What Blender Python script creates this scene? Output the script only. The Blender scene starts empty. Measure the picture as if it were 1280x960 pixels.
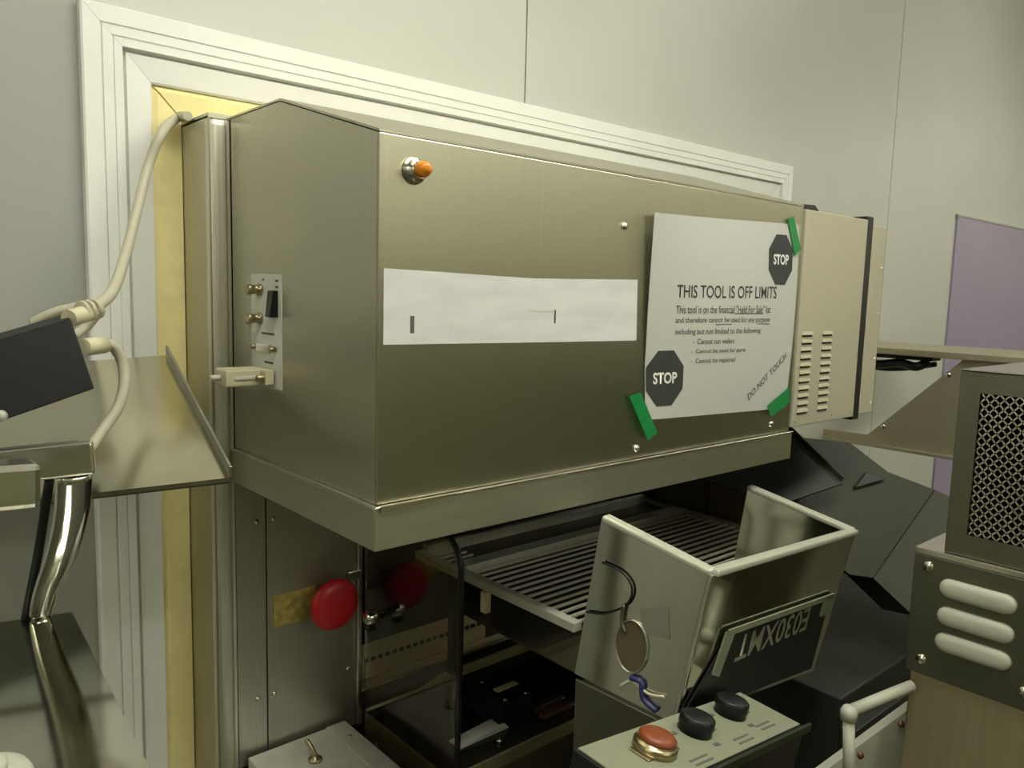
import bpy, bmesh, math, random
from mathutils import Vector, Matrix
random.seed(7)
SC = bpy.context.scene
COL = SC.collection

# ------------------------------------------------------------------ camera
cam_d = bpy.data.cameras.new('camera')
cam = bpy.data.objects.new('camera', cam_d)
COL.objects.link(cam)
cam_d.sensor_width = 36.0
cam_d.lens = 27.843
cam_d.clip_start = 0.01
cam.matrix_world = Matrix(((0.7524, 0.0567, -0.6562, -0.3426),
                           (-0.6581, 0.1055, -0.7455, -0.5555),
                           (0.0270, 0.9928, 0.1167, 1.5500),
                           (0, 0, 0, 1)))
SC.camera = cam

# ------------------------------------------------------------------ world, exposure
w = bpy.data.worlds.new('room_world')
SC.world = w
w.use_nodes = True
w.node_tree.nodes['Background'].inputs[0].default_value = (1.0, 0.95, 0.82, 1)
w.node_tree.nodes['Background'].inputs[1].default_value = 0.15
SC.view_settings.view_transform = 'Standard'
SC.view_settings.look = 'None'
SC.view_settings.gamma = 1.0
SC.view_settings.use_curve_mapping = False
SC.view_settings.exposure = 0.0
LIGHT_POWER = 1.0

# ------------------------------------------------------------------ materials
def new_mat(name):
    m = bpy.data.materials.new(name)
    m.use_nodes = True
    return m, m.node_tree.nodes, m.node_tree.links, m.node_tree.nodes['Principled BSDF']

def paint(name, col, rough=0.5, var=0.06, scale=30, metallic=0.0, bump=0.0, spec=0.5):
    m, N, L, b = new_mat(name)
    b.inputs['Roughness'].default_value = rough
    b.inputs['Metallic'].default_value = metallic
    b.inputs['Specular IOR Level'].default_value = spec
    tc = N.new('ShaderNodeTexCoord')
    nz = N.new('ShaderNodeTexNoise')
    nz.inputs['Scale'].default_value = scale
    nz.inputs['Detail'].default_value = 4
    L.new(tc.outputs['Object'], nz.inputs['Vector'])
    r = N.new('ShaderNodeValToRGB')
    r.color_ramp.elements[0].position = 0.3
    r.color_ramp.elements[1].position = 0.7
    r.color_ramp.elements[0].color = tuple(c * (1 - var) for c in col) + (1,)
    r.color_ramp.elements[1].color = tuple(min(1, c * (1 + var)) for c in col) + (1,)
    L.new(nz.outputs['Fac'], r.inputs['Fac'])
    L.new(r.outputs['Color'], b.inputs['Base Color'])
    if bump:
        bp = N.new('ShaderNodeBump')
        bp.inputs['Strength'].default_value = bump
        bp.inputs['Distance'].default_value = 0.001
        L.new(nz.outputs['Fac'], bp.inputs['Height'])
        L.new(bp.outputs['Normal'], b.inputs['Normal'])
    return m

def steel(name, col, rough, stretch=(400, 400, 6), rvar=0.1, cvar=0.1, bump=0.05, blotch=0.0, aniso=0.0):
    m, N, L, b = new_mat(name)
    if aniso:
        tg = N.new('ShaderNodeTangent')
        tg.direction_type = 'RADIAL'
        tg.axis = 'Z'
        L.new(tg.outputs[0], b.inputs['Tangent'])
        b.inputs['Anisotropic'].default_value = aniso
    b.inputs['Metallic'].default_value = 1.0
    tc = N.new('ShaderNodeTexCoord')
    mp = N.new('ShaderNodeMapping')
    mp.inputs['Scale'].default_value = stretch
    L.new(tc.outputs['Object'], mp.inputs['Vector'])
    nz = N.new('ShaderNodeTexNoise')
    nz.inputs['Scale'].default_value = 1.0
    nz.inputs['Detail'].default_value = 3
    L.new(mp.outputs['Vector'], nz.inputs['Vector'])
    r = N.new('ShaderNodeValToRGB')
    r.color_ramp.elements[0].position = 0.25
    r.color_ramp.elements[1].position = 0.75
    r.color_ramp.elements[0].color = tuple(c * (1 - cvar) for c in col) + (1,)
    r.color_ramp.elements[1].color = tuple(min(1, c * (1 + cvar)) for c in col) + (1,)
    L.new(nz.outputs['Fac'], r.inputs['Fac'])
    L.new(r.outputs['Color'], b.inputs['Base Color'])
    mr = N.new('ShaderNodeMapRange')
    mr.inputs['To Min'].default_value = max(0.02, rough - rvar)
    mr.inputs['To Max'].default_value = rough + rvar
    if blotch:
        n2 = N.new('ShaderNodeTexNoise')
        n2.inputs['Scale'].default_value = 7
        n2.inputs['Detail'].default_value = 3
        L.new(tc.outputs['Object'], n2.inputs['Vector'])
        mx = N.new('ShaderNodeMix')
        mx.inputs[0].default_value = blotch
        L.new(nz.outputs['Fac'], mx.inputs[2])
        L.new(n2.outputs['Fac'], mx.inputs[3])
        L.new(mx.outputs[0], mr.inputs['Value'])
    else:
        L.new(nz.outputs['Fac'], mr.inputs['Value'])
    L.new(mr.outputs[0], b.inputs['Roughness'])
    bp = N.new('ShaderNodeBump')
    bp.inputs['Strength'].default_value = bump
    bp.inputs['Distance'].default_value = 0.0005
    L.new(nz.outputs['Fac'], bp.inputs['Height'])
    L.new(bp.outputs['Normal'], b.inputs['Normal'])
    return m

def emit(name, col, strength):
    m, N, L, b = new_mat(name)
    b.inputs['Base Color'].default_value = col + (1,)
    b.inputs['Emission Color'].default_value = col + (1,)
    b.inputs['Emission Strength'].default_value = strength
    return m

def clear_plastic(name, col, rough, trans):
    m, N, L, b = new_mat(name)
    b.inputs['Base Color'].default_value = col + (1,)
    b.inputs['Roughness'].default_value = rough
    b.inputs['Transmission Weight'].default_value = trans
    b.inputs['IOR'].default_value = 1.45
    return m

M = dict(
    wall=paint('wall_panel_paint', (0.60, 0.595, 0.545), 0.42, 0.02, 6),
    room=paint('room_paint', (0.62, 0.60, 0.50), 0.6, 0.03, 4),
    ceil=paint('ceiling_paint', (0.5, 0.49, 0.43), 0.8, 0.03, 4),
    wallg=paint('grey_wall_paint', (0.37, 0.375, 0.355), 0.42, 0.02, 6),
    floor=paint('floor_vinyl', (0.07, 0.065, 0.04), 0.5, 0.1, 3),
    added_dark=paint('added_dark_panel', (0.27, 0.275, 0.16), 0.5, 0.1, 3),
    trim=paint('white_trim_paint', (0.86, 0.86, 0.83), 0.35, 0.02, 20),
    cream=paint('cream_foam', (0.92, 0.80, 0.40), 0.7, 0.05, 40),
    lav=paint('lavender_panel', (0.37, 0.315, 0.46), 0.4, 0.05, 5),
    steel=steel('brushed_steel_vertical', (0.545, 0.535, 0.42), 0.36, (500, 500, 5), 0.04, 0.04, 0.03, aniso=0.85),
    steelh=steel('brushed_steel_horizontal', (0.545, 0.535, 0.42), 0.42, (6, 6, 500), 0.05, 0.05, 0.05),
    steeld=steel('dull_steel', (0.46, 0.455, 0.40), 0.45, (300, 300, 8), 0.08, 0.06, 0.05, 0.5),
    gun=steel('gunmetal_steel', (0.19, 0.19, 0.145), 0.45, (300, 300, 8), 0.08, 0.06, 0.05, 0.5),
    post=steel('post_steel', (0.70, 0.68, 0.58), 0.5, (300, 300, 6), 0.05, 0.04, 0.03),
    satin=paint('satin_zinc', (0.66, 0.65, 0.57), 0.3, 0.08, 40, 0.35),
    rimw=paint('satin_white_metal', (0.50, 0.50, 0.41), 0.35, 0.04, 60, 0.3),
    brown=paint('brown_sheet', (0.10, 0.08, 0.042), 0.5, 0.1, 20),
    shelf=steel('satin_shelf_steel', (0.54, 0.51, 0.37), 0.52, (60, 60, 60), 0.08, 0.05, 0.03, 0.5),
    bright=steel('bright_steel', (0.74, 0.72, 0.64), 0.22, (8, 300, 300), 0.06, 0.05, 0.03),
    mirror=steel('polished_steel', (0.55, 0.55, 0.47), 0.10, (40, 40, 40), 0.05, 0.06, 0.02, 0.5),
    chrome=steel('chrome', (0.8, 0.79, 0.74), 0.12, (60, 60, 60), 0.04, 0.03, 0.0),
    tray=steel('tray_steel', (0.52, 0.50, 0.38), 0.16, (30, 30, 30), 0.06, 0.05, 0.02, 0.4),
    dark=paint('dark_interior', (0.045, 0.036, 0.020), 0.45, 0.15, 12),
    darkgloss=paint('dark_polished_deck', (0.045, 0.038, 0.022), 0.14, 0.15, 10, 0.6),
    black=paint('black_plastic', (0.007, 0.007, 0.007), 0.42, 0.1, 40, 0.0, 0.0, 0.35),
    blackbox=paint('black_coated_metal', (0.006, 0.006, 0.006), 0.5, 0.1, 60, 0.0, 0.0, 0.2),
    beige=paint('beige_enamel', (0.45, 0.42, 0.31), 0.5, 0.02, 30),
    cable=paint('cable_jacket', (0.55, 0.52, 0.40), 0.5, 0.04, 60),
    plastic=paint('beige_plastic', (0.62, 0.58, 0.40), 0.5, 0.04, 60),
    white=paint('white_plate', (0.62, 0.62, 0.56), 0.5, 0.03, 30),
    paper=paint('paper', (0.51, 0.515, 0.48), 0.8, 0.015, 15),
    ink=paint('ink', (0.035, 0.038, 0.036), 0.7, 0.1, 50),
    inkgrey=paint('ink_grey', (0.10, 0.10, 0.09), 0.7, 0.1, 50),
    inkwhite=paint('ink_white', (0.75, 0.75, 0.72), 0.7, 0.02, 50),
    green=paint('green_tape', (0.005, 0.22, 0.05), 0.45, 0.08, 60),
    red=paint('red_button', (0.50, 0.012, 0.02), 0.4, 0.05, 60),
    yellow=paint('worn_yellow_sticker', (0.36, 0.28, 0.07), 0.6, 0.35, 120),
    brass=steel('brass', (0.40, 0.34, 0.21), 0.32, (60, 60, 60), 0.05, 0.1, 0.0),
    duct=paint('grey_duct_paint', (0.030, 0.031, 0.020), 0.5, 0.05, 8, 0.0, 0.0, 0.15),
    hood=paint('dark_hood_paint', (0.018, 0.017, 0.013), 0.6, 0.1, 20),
    panel=paint('pale_control_face', (0.22, 0.23, 0.16), 0.5, 0.03, 40),
    orange=paint('orange_push_button', (0.21, 0.048, 0.014), 0.4, 0.12, 200),
    olive=steel('olive_steel', (0.62, 0.55, 0.36), 0.5, (200, 200, 6), 0.06, 0.06, 0.03, 0.4),
    ivory=paint('ivory_strip', (0.85, 0.74, 0.48), 0.5, 0.08, 60),
    blue=paint('reflected_blue_wire', (0.03, 0.03, 0.12), 0.45, 0.1, 60),
    copper=paint('copper_bar', (0.24, 0.13, 0.07), 0.35, 0.1, 60, 0.6),
    cup=paint('white_ceramic', (0.46, 0.46, 0.38), 0.4, 0.02, 20),
    amber=clear_plastic('amber_lens', (0.85, 0.30, 0.02), 0.2, 0.25),
    smoke=clear_plastic('smoked_acrylic', (0.85, 0.80, 0.70), 0.03, 1.0),
    lamp=emit('added_light_diffuser', (1.0, 0.995, 0.84), 13.9 * LIGHT_POWER),
)

def label_mat():
    m, N, L, b = new_mat('smudged_label_paper')
    b.inputs['Roughness'].default_value = 0.75
    tc = N.new('ShaderNodeTexCoord')
    mp = N.new('ShaderNodeMapping')
    mp.inputs['Scale'].default_value = (14, 14, 60)
    L.new(tc.outputs['Object'], mp.inputs['Vector'])
    nz = N.new('ShaderNodeTexNoise')
    nz.inputs['Scale'].default_value = 1.0
    L.new(mp.outputs['Vector'], nz.inputs['Vector'])
    r = N.new('ShaderNodeValToRGB')
    r.color_ramp.elements[0].position = 0.3
    r.color_ramp.elements[1].position = 0.62
    r.color_ramp.elements[0].color = (0.58, 0.58, 0.58, 1)
    r.color_ramp.elements[1].color = (0.66, 0.665, 0.66, 1)
    L.new(nz.outputs['Fac'], r.inputs['Fac'])
    L.new(r.outputs['Color'], b.inputs['Base Color'])
    return m
M['label'] = label_mat()

# ------------------------------------------------------------------ builders
class MB:
    """collects shapes in world coordinates, built as one mesh object"""
    def __init__(s):
        s.bm = bmesh.new()
    def box(s, a, b, bevel=0.0, seg=2):
        x0, y0, z0 = a; x1, y1, z1 = b
        P = [(x0,y0,z0),(x1,y0,z0),(x1,y1,z0),(x0,y1,z0),(x0,y0,z1),(x1,y0,z1),(x1,y1,z1),(x0,y1,z1)]
        return s.hexa(P, bevel, seg)
    def hexa(s, P, bevel=0.0, seg=2):
        v = [s.bm.verts.new(p) for p in P]
        F = [(0,3,2,1),(4,5,6,7),(0,1,5,4),(1,2,6,5),(2,3,7,6),(3,0,4,7)]
        fs = [s.bm.faces.new([v[i] for i in f]) for f in F]
        bmesh.ops.recalc_face_normals(s.bm, faces=fs)
        if bevel:
            es = list({e for f in fs for e in f.edges})
            bmesh.ops.bevel(s.bm, geom=es, offset=bevel, segments=seg, affect='EDGES', profile=0.5)
        return s
    def prism(s, pts, vec):
        vec = Vector(vec)
        a = [s.bm.verts.new(p) for p in pts]
        b = [s.bm.verts.new(Vector(p) + vec) for p in pts]
        n = len(pts)
        fs = [s.bm.faces.new(a), s.bm.faces.new(b[::-1])]
        for i in range(n):
            fs.append(s.bm.faces.new([a[i], b[i], b[(i+1) % n], a[(i+1) % n]]))
        bmesh.ops.recalc_face_normals(s.bm, faces=fs)
        return s
    def bar(s, p0, p1, wid, hei, up=(0,0,1), bevel=0.0):
        p0 = Vector(p0); p1 = Vector(p1); d = (p1-p0).normalized()
        side = d.cross(Vector(up)).normalized(); u = side.cross(d)
        a = side*wid/2; c = u*hei/2
        P = [p0-a-c, p0+a-c, p1+a-c, p1-a-c, p0-a+c, p0+a+c, p1+a+c, p1-a+c]
        return s.hexa(P, bevel)
    def lathe(s, base, axis, prof, n=24):
        """prof = [(radius, height)...] along axis from base"""
        base = Vector(base); ax = Vector(axis).normalized()
        t = Vector((0,0,1)) if abs(ax.z) < 0.9 else Vector((1,0,0))
        u = ax.cross(t).normalized(); v = ax.cross(u)
        rings = []
        for r, h in prof:
            if r < 1e-6:
                rings.append([s.bm.verts.new(base + ax*h)])
            else:
                rings.append([s.bm.verts.new(base + ax*h + (u*math.cos(2*math.pi*i/n) + v*math.sin(2*math.pi*i/n))*r) for i in range(n)])
        fs = []
        for A, B in zip(rings, rings[1:]):
            for i in range(n):
                j = (i+1) % n
                if len(A) == 1 and len(B) == 1: continue
                if len(A) == 1: fs.append(s.bm.faces.new([A[0], B[i], B[j]]))
                elif len(B) == 1: fs.append(s.bm.faces.new([A[i], A[j], B[0]]))
                else: fs.append(s.bm.faces.new([A[i], A[j], B[j], B[i]]))
        for R in (rings[0], rings[-1]):
            if len(R) > 2: fs.append(s.bm.faces.new(R))
        bmesh.ops.recalc_face_normals(s.bm, faces=fs)
        for f in fs: f.smooth = len(f.verts) < 5
        return s
    def tube(s, pts, r, n=12, sub=8, flat=None, radii=None):
        """smooth tube through points (Catmull-Rom); flat=(w,h) makes a strap section"""
        P = [Vector(p) for p in pts]
        R0 = radii or [1.0]*len(P)
        Q = []; RR = []
        if sub > 1 and len(P) > 2:
            E = [P[0]*2-P[1]] + P + [P[-1]*2-P[-2]]
            for i in range(1, len(E)-2):
                for k in range(sub):
                    t = k/sub
                    a, b, c, d = E[i-1], E[i], E[i+1], E[i+2]
                    Q.append(0.5*((2*b) + (c-a)*t + (2*a-5*b+4*c-d)*t*t + (3*b-a-3*c+d)*t**3))
                    RR.append(R0[i-1]*(1-t) + R0[i]*t)
            Q.append(P[-1]); RR.append(R0[-1])
        else:
            Q = P; RR = R0
        rings = []
        up = None
        for i, q in enumerate(Q):
            d = (Q[min(i+1, len(Q)-1)] - Q[max(i-1, 0)]).normalized()
            if up is None:
                up = Vector((0,0,1)) if abs(d.z) < 0.9 else Vector((0,1,0))
            sd = d.cross(up).normalized(); up = sd.cross(d).normalized()
            wx, wy = flat if flat else (r, r)
            rings.append([s.bm.verts.new(q + (sd*math.cos(2*math.pi*k/n)*wx + up*math.sin(2*math.pi*k/n)*wy)*RR[i]) for k in range(n)])
        fs = []
        for A, B in zip(rings, rings[1:]):
            for k in range(n):
                j = (k+1) % n
                fs.append(s.bm.faces.new([A[k], A[j], B[j], B[k]]))
        for f in fs: f.smooth = True
        fs.append(s.bm.faces.new(rings[0])); fs.append(s.bm.faces.new(rings[-1]))
        bmesh.ops.recalc_face_normals(s.bm, faces=fs)
        return s
    def build(s, name, mat, parent=None, smooth=False):
        me = bpy.data.meshes.new(name)
        off = Vector((0,0,0))
        if parent is not None:
            off = wloc(parent)
        else:
            zs = [v.co.z for v in s.bm.verts]
            n = len(zs)
            off = Vector((sum(v.co.x for v in s.bm.verts)/n, sum(v.co.y for v in s.bm.verts)/n, min(zs)))
        for v in s.bm.verts: v.co -= off
        big = [f for f in s.bm.faces if len(f.verts) > 4]
        if big: bmesh.ops.triangulate(s.bm, faces=big)
        if smooth:
            for f in s.bm.faces: f.smooth = True
        s.bm.to_mesh(me); s.bm.free()
        me.materials.append(M[mat] if isinstance(mat, str) else mat)
        o = bpy.data.objects.new(name, me)
        COL.objects.link(o)
        if parent is not None: o.parent = parent
        else: o.location = off
        return o

def wloc(o):
    v = Vector(o.location)
    while o.parent is not None:
        o = o.parent
        v += Vector(o.location)
    return v

def tag(o, label=None, cat=None, group=None, kind=None):
    if label: o['label'] = label
    if cat: o['category'] = cat
    if group: o['group'] = group
    if kind: o['kind'] = kind
    return o

def thing(name, label, cat, loc, group=None):
    o = bpy.data.objects.new(name, None)
    o.empty_display_size = 0.02
    COL.objects.link(o)
    o.location = loc
    return tag(o, label, cat, group)

def part_copy(src, parent, delta):
    """another piece sharing the same mesh, shifted by delta from the source piece"""
    c = src.copy(); COL.objects.link(c)
    c.parent = parent
    c.location = Vector(src.location) + Vector(delta)
    return c

def text_mesh(body, fit, plane, mat, name, parent, rot=0.0, bold=0.006):
    """flat lettering: fit=(u0, v0, width, height) in the plane's own axes; plane(u, v) gives the surface point"""
    cu = bpy.data.curves.new('lettering', 'FONT')
    cu.body = body; cu.size = 1.0; cu.resolution_u = 3; cu.offset = bold
    t = bpy.data.objects.new('lettering', cu)
    COL.objects.link(t)
    bpy.context.view_layer.update()
    dg = bpy.context.evaluated_depsgraph_get()
    me = bpy.data.meshes.new_from_object(t.evaluated_get(dg))
    bpy.data.objects.remove(t); bpy.data.curves.remove(cu)
    xs = [v.co.x for v in me.vertices]; ys = [v.co.y for v in me.vertices]
    x0, x1, y0, y1 = min(xs), max(xs), min(ys), max(ys)
    u0, v0, W, H = fit
    off = wloc(parent)
    c, s_ = math.cos(rot), math.sin(rot)
    for v in me.vertices:
        a = (v.co.x-x0)/(x1-x0)*W; b = (v.co.y-y0)/(y1-y0)*H
        v.co = Vector(plane(u0 + a*c - b*s_, v0 + a*s_ + b*c)) - off
    me.name = name
    me.materials.clear(); me.materials.append(M[mat])
    o = bpy.data.objects.new(name, me); COL.objects.link(o); o.parent = parent
    return o

# ================================================================== THE ROOM
WY = 0.38                       # face of the clean-room wall
XL, XR, YF, ZC = -2.4, 4.4, -2.6, 2.95
LZ = 2.40                       # height of the added hanging lights
tag(MB().box((XL, YF, -0.08), (XR, 1.2, 0)).build('floor', 'floor'), kind='structure')
tag(MB().box((XL, YF, ZC), (XR, 1.2, ZC+0.06)).build('ceiling', 'ceil'), kind='structure')
tag(MB().box((XL-0.06, YF, 0), (XL, 1.2, ZC)).build('wall_left', 'room'), kind='structure')
tag(MB().box((XR, YF, 0), (XR+0.06, 1.2, ZC)).build('wall_right', 'room'), kind='structure')
tag(MB().box((XL, YF-0.06, 0), (XR, YF, ZC)).build('wall_front', 'room'), kind='structure')
for nm, a_, b_ in (('added_dark_panel_left', (XL, YF, 0), (XL+0.02, WY, 1.55)), ('added_dark_panel_right', (XR-0.02, YF, 0), (XR, WY-0.01, 1.58)), ('added_dark_panel_front', (XL+0.02, YF, 0), (XR-0.02, YF+0.02, 1.58))):
    tag(MB().box(a_, b_).build(nm, 'added_dark'), kind='structure')  # tall dark panels out of view, added to darken the steel's reflections
wb = tag(MB().box((XL, WY+0.052, 0), (-0.09, WY+0.06, ZC)).box((1.23, WY+0.052, 0), (XR, WY+0.06, ZC))
         .box((-0.09, WY+0.052, 1.79), (1.23, WY+0.06, ZC)).box((-0.09, WY+0.052, 0), (1.23, WY+0.06, 0.6)).build('wall_back', 'room'), kind='structure')
g = 0.0015
def wp(pts, mt='wall'): return MB().prism([(x, WY, z) for x, z in pts], (0, 0.05, 0)).build('wall_panel', mt, wb)
wp([(XL, 0), (-0.95-g, 0), (-0.95-g, ZC), (XL, ZC)])
wp([(-0.95+g, 0), (-0.122-g, 0), (-0.122-g, ZC), (-0.95+g, ZC)], 'wallg')
wp([(-0.122+g, 0), (0.491-g, 0), (0.491-g, 0.60), (-0.09, 0.60), (-0.09, 1.79), (0.491-g, 1.79), (0.491-g, ZC), (-0.122+g, ZC)])
wp([(0.491+g, 0), (1.764-g, 0), (1.764-g, ZC), (0.491+g, ZC), (0.491+g, 1.79), (1.23, 1.79), (1.23, 0.60), (0.491+g, 0.60)])
wp([(1.764+g, 0), (XR, 0), (XR, ZC), (1.764+g, ZC)])

# lavender observation panel
wn = tag(MB().box((2.215, WY-0.006, 0.5), (3.3, WY, 1.806)).build('window_1', 'lav'), kind='structure')
MB().box((2.21, WY-0.008, 1.806), (3.3, WY, 1.811)).build('window_frame', 'steeld', wn)

# mitred white trim frame round the opening
TX0, TX1, TZ0, TZ1 = -0.125, 1.261, 0.55, 1.832
prof = [(0,-0.001),(0,.012),(.002,.014),(.018,.014),(.0185,.0115),(.0195,.0115),(.020,.014),(.029,.014),(.0295,.012),(.0305,.012),
        (.031,.014),(.039,.014),(.040,.003),(.0425,.003),(.0435,.010),(.068,.006),(.070,.004),(.070,-.02),(.0,-.02)]
def frame_side(side, pr, name, mat, parent, gap=0.0):
    A = []; B = []
    for s_, h in pr:
        y = WY-h
        TL = (TX0+s_, y, TZ1-s_); TR = (TX1-s_, y, TZ1-s_); BL = (TX0+s_, y, TZ0+s_); BR = (TX1-s_, y, TZ0+s_)
        a, b = {'t': (TL, TR), 'l': (BL, TL), 'r': (TR, BR), 'b': (BR, BL)}[side]
        a = Vector(a); b = Vector(b); d = (b-a).normalized()*gap
        A.append(a+d); B.append(b-d)
    m = MB()
    va = [m.bm.verts.new(p) for p in A]; vb = [m.bm.verts.new(p) for p in B]
    n = len(va); fs = [m.bm.faces.new(va), m.bm.faces.new(vb[::-1])]
    for i in range(n):
        fs.append(m.bm.faces.new([va[i], vb[i], vb[(i+1) % n], va[(i+1) % n]]))
    bmesh.ops.recalc_face_normals(m.bm, faces=fs)
    return m.build(name, mat, parent)
tr = tag(bpy.data.objects.new('trim_1', None), kind='structure'); COL.objects.link(tr); tr.location = (0.568, WY, TZ0)
for sd in 'tlrb': frame_side(sd, prof, 'trim_board', 'trim', tr, 0.0002)

cf = thing('foam_surround', 'cream foam strip frame lining the white trimmed wall opening', 'gasket', (0.568, WY, TZ0+0.07))
cprof = [(.0705,.001),(.076,.004),(.1015,.002),(.1015,-.02),(.0705,-.02)]
for sd in 'tlrb':
    frame_side(sd, cprof, 'foam_strip', 'cream', cf, 0.0012)

# unseen ceiling luminaires, added to set the light (above the frame of the picture)
def luminaire(x, y, lx, ly, where, LZ=LZ):
    t = thing('added_ceiling_light', 'added unseen hanging ceiling light ' + where, 'ceiling light', (x, y, LZ-0.03), 'added ceiling lights')
    MB().box((x-lx/2, y-ly/2, LZ-0.028), (x+lx/2, y+ly/2, LZ-0.02)).build('diffuser', 'lamp', t)
    f = MB(); e = 0.03
    f.box((x-lx/2-e, y-ly/2-e, LZ-0.03), (x-lx/2, y+ly/2+e, LZ)).box((x+lx/2, y-ly/2-e, LZ-0.03), (x+lx/2+e, y+ly/2+e, LZ))
    f.box((x-lx/2, y-ly/2-e, LZ-0.03), (x+lx/2, y-ly/2, LZ)).box((x-lx/2, y+ly/2, LZ-0.03), (x+lx/2, y+ly/2+e, LZ))
    f.box((x-lx/2, y-ly/2, LZ-0.012), (x+lx/2, y+ly/2, LZ))
    f.build('housing', 'trim', t)
    for dx in (-lx*0.3, lx*0.3):
        MB().box((x+dx-0.006, y-0.006, LZ), (x+dx+0.006, y+0.006, ZC)).build('hanger_rod', 'steeld', t)
luminaire(2.15, -0.50, 0.9, 0.30, 'nearest the lavender panel', 2.8)
luminaire(0.15, -0.40, 1.3, 0.30, 'above the steel hood')
luminaire(3.9, -1.2, 0.30, 1.6, 'along the far right wall')
luminaire(0.8, -2.3, 1.6, 0.30, 'along the wall behind the photographer')
luminaire(-2.1, -0.5, 0.30, 1.2, 'along the left wall')

# ================================================================== TOOL CABINET behind the hood
cab = thing('tool_cabinet', 'tall stainless tool cabinet set through the wall, red stop button on its front', 'cabinet', (0.55, 0.45, 0.6))
MB().box((-0.0225, 0.30, 0.62), (-0.0195, 0.74, 1.725), 0.0012).build('side_panel', 'steel', cab)
MB().box((-0.0225, 0.30, 1.722), (1.14, 0.74, 1.727)).build('top_panel', 'steel', cab)
MB().box((-0.0195, 0.7398, 0.62), (1.14, 0.744, 1.722)).build('back_panel', 'dark', cab)
MB().box((1.137, 0.30, 0.62), (1.14, 0.7398, 1.722)).build('side_panel', 'dark', cab)
MB().box((-0.0195, 0.301, 0.62), (1.137, 0.7398, 0.64)).build('bottom_panel', 'dark', cab)
MB().box((0.0, 0.305, 1.334), (1.137, 0.7398, 1.34)).build('chamber_ceiling', 'dark', cab)
# corner post with a rolled edge
MB().box((-0.0235, 0.2975, 0.62), (-0.0005, 0.3155, 1.724), 0.0085, 5).build('corner_post', 'post', cab)
MB().box((-0.0085, 0.2995, 0.62), (-0.0003, 0.3035, 1.7215)).build('post_web', 'post', cab)
# two lower front sheets with the seam between them
sA = MB().box((0.0005, 0.2995, 0.985), (0.0355, 0.303, 1.345), 0.0006).build('front_sheet', 'steeld', cab)
sB = MB().box((0.0368, 0.2995, 0.985), (0.155, 0.303, 1.345), 0.0006).build('front_sheet', 'steeld', cab)
MB().box((0.0005, 0.3032, 0.64), (0.155, 0.3045, 1.345)).build('backing_sheet', 'dark', cab)
MB().box((0.0005, 0.2995, 0.64), (0.155, 0.3025, 0.975)).build('front_sheet', 'steeld', cab)
MB().box((0.1555, 0.2955, 0.985), (0.1625, 0.304, 1.335), 0.0012).build('edge_strip', 'bright', cab)
s0 = MB().lathe((0.0244, 0.2995, 1.279), (0,-1,0), [(0.0032,0),(0.0032,0.0008),(0.0024,0.002),(0,0.0024)], 14).build('screw', 'bright', cab)
for x, z in ((0.0446, 1.2795), (0.0239, 1.0643), (0.0446, 1.0644), (0.1441, 1.0652)):
    part_copy(s0, cab, (x-0.0244, 0, z-1.279))
MB().box((0.044, 0.298, 1.146), (0.098, 0.2993, 1.186), 0.0004).build('warning_sticker', 'yellow', cab)
es = MB().lathe((0.112, 0.2993, 1.166), (0,-1,0), [(0.018,0),(0.018,0.012),(0.016,0.014),(0.016,0.018)], 28).build('stop_button', 'yellow', cab)
tag(es, 'round red mushroom stop button')
MB().lathe((0.112, 0.2813, 1.166), (0,-1,0), [(0.020,0),(0.0305,0.002),(0.032,0.006),(0.030,0.010),(0.020,0.0135),(0,0.0145)], 36).build('button_cap', 'red', es)
MB().box((0.140, 0.292, 1.183), (0.158, 0.2993, 1.195), 0.001).build('latch', 'bright', cab)

# ================================================================== MAIN HOOD
HX, HZ0, HZ1 = 0.656, 1.3695, 1.672
hood = thing('instrument_hood', 'large brushed stainless hood box with sloped top, amber lamp and taped notice', 'machine', (0.328, 0.15, 1.331))
MB().box((0, 0, HZ0), (HX, 0.0025, HZ1), 0.0008).build('front_panel', 'steel', hood)
sp = [(0.0027, HZ0), (0.2965, HZ0), (0.2965, 1.7225), (0.178, 1.7225), (0.0027, 1.6722)]
MB().prism([(0.0, y, z) for y, z in sp], (0.0025, 0, 0)).build('side_panel', 'steel', hood)
MB().prism([(HX-0.0025, y, z) for y, z in sp], (0.0025, 0, 0)).build('side_panel', 'steel', hood)
tp = [(0.0, 1.6725), (0.178, 1.7235), (0.2965, 1.7235), (0.2965, 1.7255), (0.1775, 1.7255), (0.0, 1.6745)]
MB().prism([(0.0, y, z) for y, z in tp], (HX, 0, 0)).build('top_panel', 'steelh', hood)
MB().box((0.003, 0.0030, 1.3705), (HX-0.003, 0.2965, 1.3725)).build('bottom_panel', 'dark', hood)
# skirt round the foot with a thin standing lip
MB().box((-0.004, -0.004, 1.331), (HX+0.002, -0.0015, 1.3685), 0.0006).build('skirt', 'steelh', hood)
MB().box((-0.004, -0.0013, 1.331), (-0.0015, 0.2965, 1.3685), 0.0006).build('skirt', 'steelh', hood)
MB().box((HX-0.0005, -0.0013, 1.331), (HX+0.002, 0.2965, 1.3685), 0.0006).build('skirt', 'steelh', hood)
MB().box((-0.0055, -0.0055, 1.3672), (HX+0.003, -0.0002, 1.3692), 0.0006).box((-0.0055, -0.0002, 1.3672), (-0.0002, 0.2965, 1.3692), 0.0006).build('lip', 'bright', hood)
MB().prism([(0.0005,-0.0062,1.3694),(0.0005,-0.0062,1.3640),(0.030,-0.0062,1.3650),(0.062,-0.0062,1.3670),(0.082,-0.0062,1.3694)], (0, 0.0007, 0)).build('bent_lip', 'bright', hood)
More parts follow.
